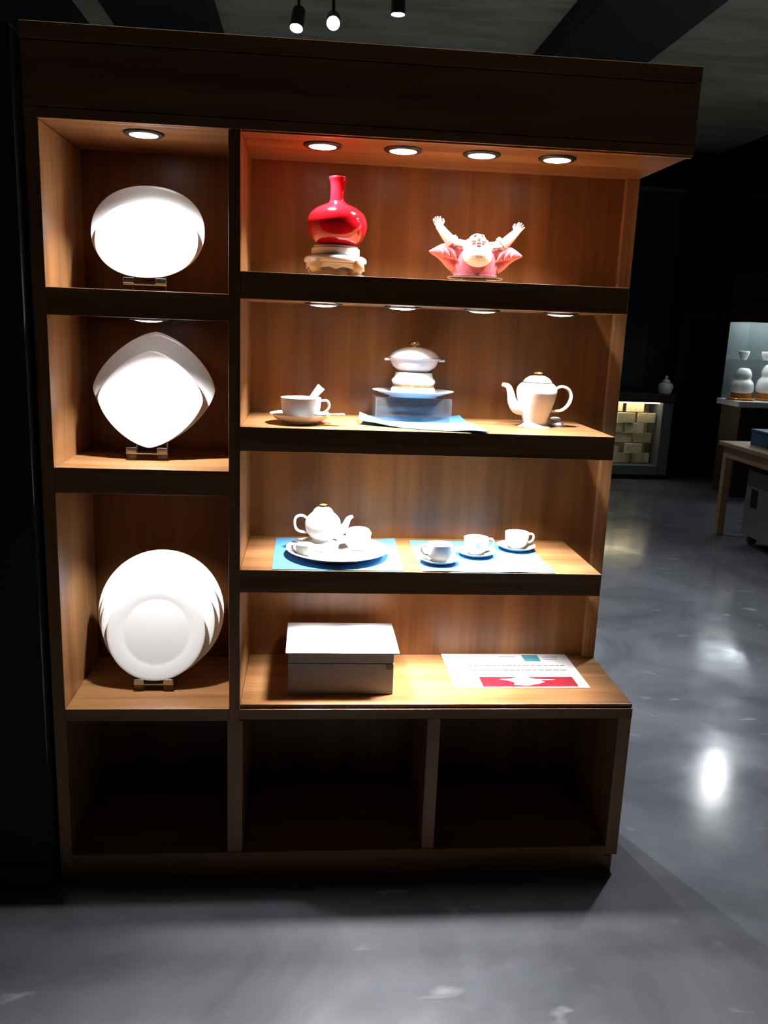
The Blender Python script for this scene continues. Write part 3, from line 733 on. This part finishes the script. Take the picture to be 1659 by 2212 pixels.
def leaflet(x, y, z, rz, label, upper):
    t = thing('leaflet', (x, y, z), label, 'leaflet', 'leaflets lying on the counter', rz)
    b = nb(); n = 12
    prev = None
    box(b, -0.195, 0.195, -0.130, 0.130, 0, 0.0012)
    obj('sheet', b, PAPER, t)
    if upper:
        zz0, zz1 = 0.0013, 0.0016
        obj('printed_picture', bx(-0.112, 0.165, -0.1285, -0.062, zz0, zz1), REDP, t, label='dark red picture')
        b = nb(); pts = [(-0.055, -0.078), (-0.02, -0.075), (0.0, -0.066), (0.03, -0.066), (0.055, -0.078), (0.11, -0.082), (0.06, -0.086), (0.075, -0.098), (0.05, -0.112), (0.02, -0.122), (-0.02, -0.118), (-0.015, -0.1), (-0.03, -0.088)]
        vs1 = [b.verts.new((px, py, zz1 + 0.0001)) for px, py in pts]; vs2 = [b.verts.new((px, py, zz1 + 0.0003)) for px, py in pts]
        b.faces.new(vs2); b.faces.new(list(reversed(vs1)))
        for i in range(len(pts)):
            j = (i + 1) % len(pts); b.faces.new((vs1[i], vs1[j], vs2[j], vs2[i]))
        obj('printed_shape', b, PAPER, t, label='white shape in the picture')
        obj('printed_block', bx(0.055, 0.105, 0.055, 0.105, zz0, zz1), TEAL, t, label='teal block')
        obj('text_line', bx(-0.02, 0.035, 0.088, 0.093, zz0, zz1), GREY_SHADE_PRINT, t)
        obj('text_line', bx(0.118, 0.165, 0.085, 0.091, zz0, zz1), GREY_SHADE_PRINT, t)
        obj('text_line', bx(0.118, 0.160, 0.068, 0.074, zz0, zz1), GREY_SHADE_PRINT, t)
        random.seed(3)
        for row in (0.020, -0.015):
            b = nb(); xx = -0.125
            while xx < 0.160:
                wl = random.uniform(0.008, 0.022)
                box(b, xx, min(xx + wl, 0.168), row, row + 0.0048, zz0, zz1); xx += wl + 0.003
            obj('text_line', b, INK, t)
    return t
leaflet(0.618, 0.238, CT + 0.0004, 0.0, 'lower white leaflet peeking out under the one with the red picture', False)
leaflet(0.615, 0.241, CT + 0.0018, 0.006, 'upper white leaflet with red picture and teal block on the counter', True)

# ------------------------------------------------------------------ background: cream niche cabinet
nc = thing('tiled_niche_cabinet', (3.25, 6.74, 0), 'low grey framed cabinet with a lit niche of cream tiles, far behind', 'cabinet')
obj('frame_side', bx(0.44, 0.55, -0.20, 0.20, 0.05, 0.815), GREYF, nc)
obj('frame_side', bx(-0.56, -0.45, -0.20, 0.20, 0.05, 0.815), GREYF, nc)
obj('frame_bottom', bx(-0.449, 0.439, -0.20, 0.20, 0.05, 0.145), GREYF, nc)
obj('plinth', bx(-0.54, 0.53, -0.18, 0.20, 0.0, 0.049), BLACK, nc)
obj('niche_back', bx(-0.449, 0.439, 0.16, 0.20, 0.146, 0.815), plain('niche_back', (0.30, 0.25, 0.16), 0.6), nc)
obj('cabinet_top', bx(-0.58, 0.57, -0.21, 0.20, 0.816, 0.905), DKWOOD, nc, bevel=0.003)
obj('led_strip', bx(-0.43, 0.42, -0.16, -0.06, 0.800, 0.812), LED_STRIP, nc)
random.seed(5)
tile_bm = bx(-0.096, 0.096, -0.012, 0.012, -0.053, 0.053)
tile0 = None
for r_ in range(6):
    z = 0.203 + r_ * 0.1095
    x = -0.36 + (0.11 if r_ % 2 else 0)
    while x < 0.40:
        if tile0 is None:
            tile0 = obj('tile', tile_bm, WEAVE, nc, bevel=0.004)
            tl = tile0
        else:
            tl = tile0.copy(); link(tl); tl.parent = nc
        tl.location = (min(x, 0.340), -0.06 + random.uniform(-0.03, 0.05), z)
        x += 0.228

pt = thing('porcelain_jar', (3.79 - 0.06, 6.62, 0.906), 'dim white lidded jar on top of the tiled niche cabinet', 'jar')
b = nb(); lathe(b, smoothprof([(0, 0), (0.055, 0), (0.066, 0.02), (0.078, 0.07), (0.066, 0.105), (0.040, 0.118), (0, 0.119)], 3), seg=32); obj('jar_body', b, PORC, pt, smooth=True)
b = nb(); lathe(b, smoothprof([(0, 0.1195), (0.042, 0.1195), (0.040, 0.135), (0.022, 0.152), (0.012, 0.158), (0.018, 0.172), (0.010, 0.186), (0, 0.187)], 3), seg=32); obj('lid', b, PORC, pt, smooth=True)

# ------------------------------------------------------------------ background: glass showcase
CX, CY = 4.05, 5.6
gc = thing('glass_showcase', (CX, CY, 0), 'lit glass showcase with white slab on a dark brown base, right background', 'showcase')
obj('base', bx(0.02, 1.60, 0.05, 0.43, 0.0, 0.868), DKWOOD, gc)
obj('counter_slab', bx(-0.03, 1.62, 0.0, 0.45, 0.870, 0.925), plain('white_slab', (0.75, 0.77, 0.78), 0.3), gc, bevel=0.006)
obj('back_wall', bx(0.0, 1.60, 0.42, 0.44, 0.926, 1.700), GREYGL, gc)
obj('glass_pane', bx(0.0, 1.60, 0.03, 0.036, 0.926, 1.700), ACRYL, gc, label='clear front glass')
obj('glass_shelf', bx(0.01, 1.59, 0.08, 0.415, 1.300, 1.308), ACRYL, gc, label='clear glass shelf')
obj('hood', bx(-0.02, 1.62, 0.0, 0.45, 1.702, 1.86), DKWOOD, gc)
obj('upper_panel', bx(-0.02, 1.62, 0.05, 0.40, 1.861, 2.10), plain('upper_panel_grey', (0.03, 0.045, 0.055), 0.4), gc)
obj('strip_hiding_lip', bx(-0.032, -0.021, -0.012, 0.45, 1.655, 1.86), DKWOOD, gc)  # both lips added to block the bare led strip from view
obj('strip_hiding_lip', bx(-0.02, 1.62, -0.012, -0.001, 1.655, 1.86), DKWOOD, gc)
obj('led_strip', bx(0.03, 1.57, 0.06, 0.36, 1.690, 1.700), LED_CASE, gc)
jar = None
for i, (x, sc_, lab) in enumerate(((0.105, 0.92, 'left white vase with amber foot in the glass showcase'), (0.38, 1.05, 'right white vase with amber foot in the glass showcase'))):
    t = thing('showcase_vase', (CX + x, CY + 0.24, 0.951), lab, 'vase', 'vases in the glass showcase')
    b = nb(); lathe(b, smoothprof([(0, 0.046), (0.100, 0.046), (0.118, 0.09), (0.108, 0.15), (0.080, 0.19), (0.085, 0.23), (0.070, 0.275), (0.045, 0.30), (0, 0.302)], 3), seg=40, ); obj('vase_body', b, PORC, t, smooth=True); 
    b = nb(); lathe(b, [(0, 0), (0.105, 0), (0.108, 0.010), (0.100, 0.0455), (0, 0.0455)], seg=40); obj('foot_ring', b, AMBER, t, smooth=True, label='amber base')
    t.scale = (sc_, sc_, sc_)
for x, lab in ((0.105, 'left tray under the vase in the glass showcase'), (0.38, 'right tray under the vase in the glass showcase')):
    b = nb(); lathe(b, [(0, 0), (0.12, 0), (0.134, 0.012), (0.130, 0.020), (0.118, 0.0235), (0, 0.0235)], seg=40, cx=0, cy=0)
    tag(obj('display_tray', b, AMBER, None, loc=(CX + x, CY + 0.24, 0.9265), smooth=True), lab, 'tray', 'trays in the glass showcase')
for x, lab in ((0.10, 'left small white bowl on the glass shelf of the showcase'), (0.33, 'right small white bowl on the glass shelf of the showcase')):
    b = nb(); lathe(b, smoothprof([(0, 0), (0.026, 0), (0.030, 0.005), (0.048, 0.05), (0.050, 0.075), (0.047, 0.075), (0.040, 0.03), (0, 0.012)], 3), seg=32)
    tag(obj('small_bowl', b, PORC, None, loc=(CX + x, CY + 0.27, 1.3085), smooth=True), lab, 'bowl', 'bowls on the glass shelf of the showcase')

# ------------------------------------------------------------------ background: wooden table with crates
tb = thing('wooden_table', (3.18, 4.12, 0), 'plain pale wooden table cut by the right edge of the picture', 'table')
obj('tabletop', bx(-0.03, 0.87, -1.60, 0.05, 0.700, 0.730), WOOD_T, tb, bevel=0.003)
obj('apron', bx(-0.005, 0.02, -1.52, 0.0, 0.615, 0.699), WOOD_T, tb)
obj('apron', bx(0.06, 0.80, 0.0, 0.025, 0.615, 0.699), WOOD_T, tb)
for x in (0.0, 0.80):
    for y in (-0.035, -1.58):
        obj('leg', bx(x, x + 0.055, y, y + 0.055, 0.0, 0.699), WOOD_T, tb, bevel=0.002)
bb = thing('storage_box', (3.40, 3.86, 0.7304), 'small blue box on the wooden table', 'box')
obj('box_body', bx(-0.10, 0.16, -0.12, 0.12, 0, 0.10), BLUEB, bb, bevel=0.003)
obj('box_lid', bx(-0.105, 0.165, -0.125, 0.125, 0.1005, 0.118), BLUEB, bb, bevel=0.003)
for i, (y, lab) in enumerate(((3.60, 'grey crate under the wooden table, farther one'), (2.98, 'grey crate under the wooden table, nearer one'))):
    cr = thing('storage_crate', (3.25, y, 0.0), lab, 'crate', 'grey crates under the wooden table')
    obj('crate_body', bx(0, 0.62, -0.26, 0.26, 0.075, 0.56), CRATE, cr, bevel=0.006)
    for yy in (-0.13, 0.13):
        obj('hand_slot', bx(-0.003, -0.0002, yy - 0.045, yy + 0.045, 0.30, 0.43), BLACK, cr)
    for xx in (0.06, 0.56):
        for yy in (-0.20, 0.20):
            b = nb(); tube(b, [(xx, yy - 0.012, 0.0365), (xx, yy + 0.012, 0.0365)], [0.036, 0.036], seg=18, up=(0, 0, 1), n=1)
            obj('castor', b, GREYF, cr)
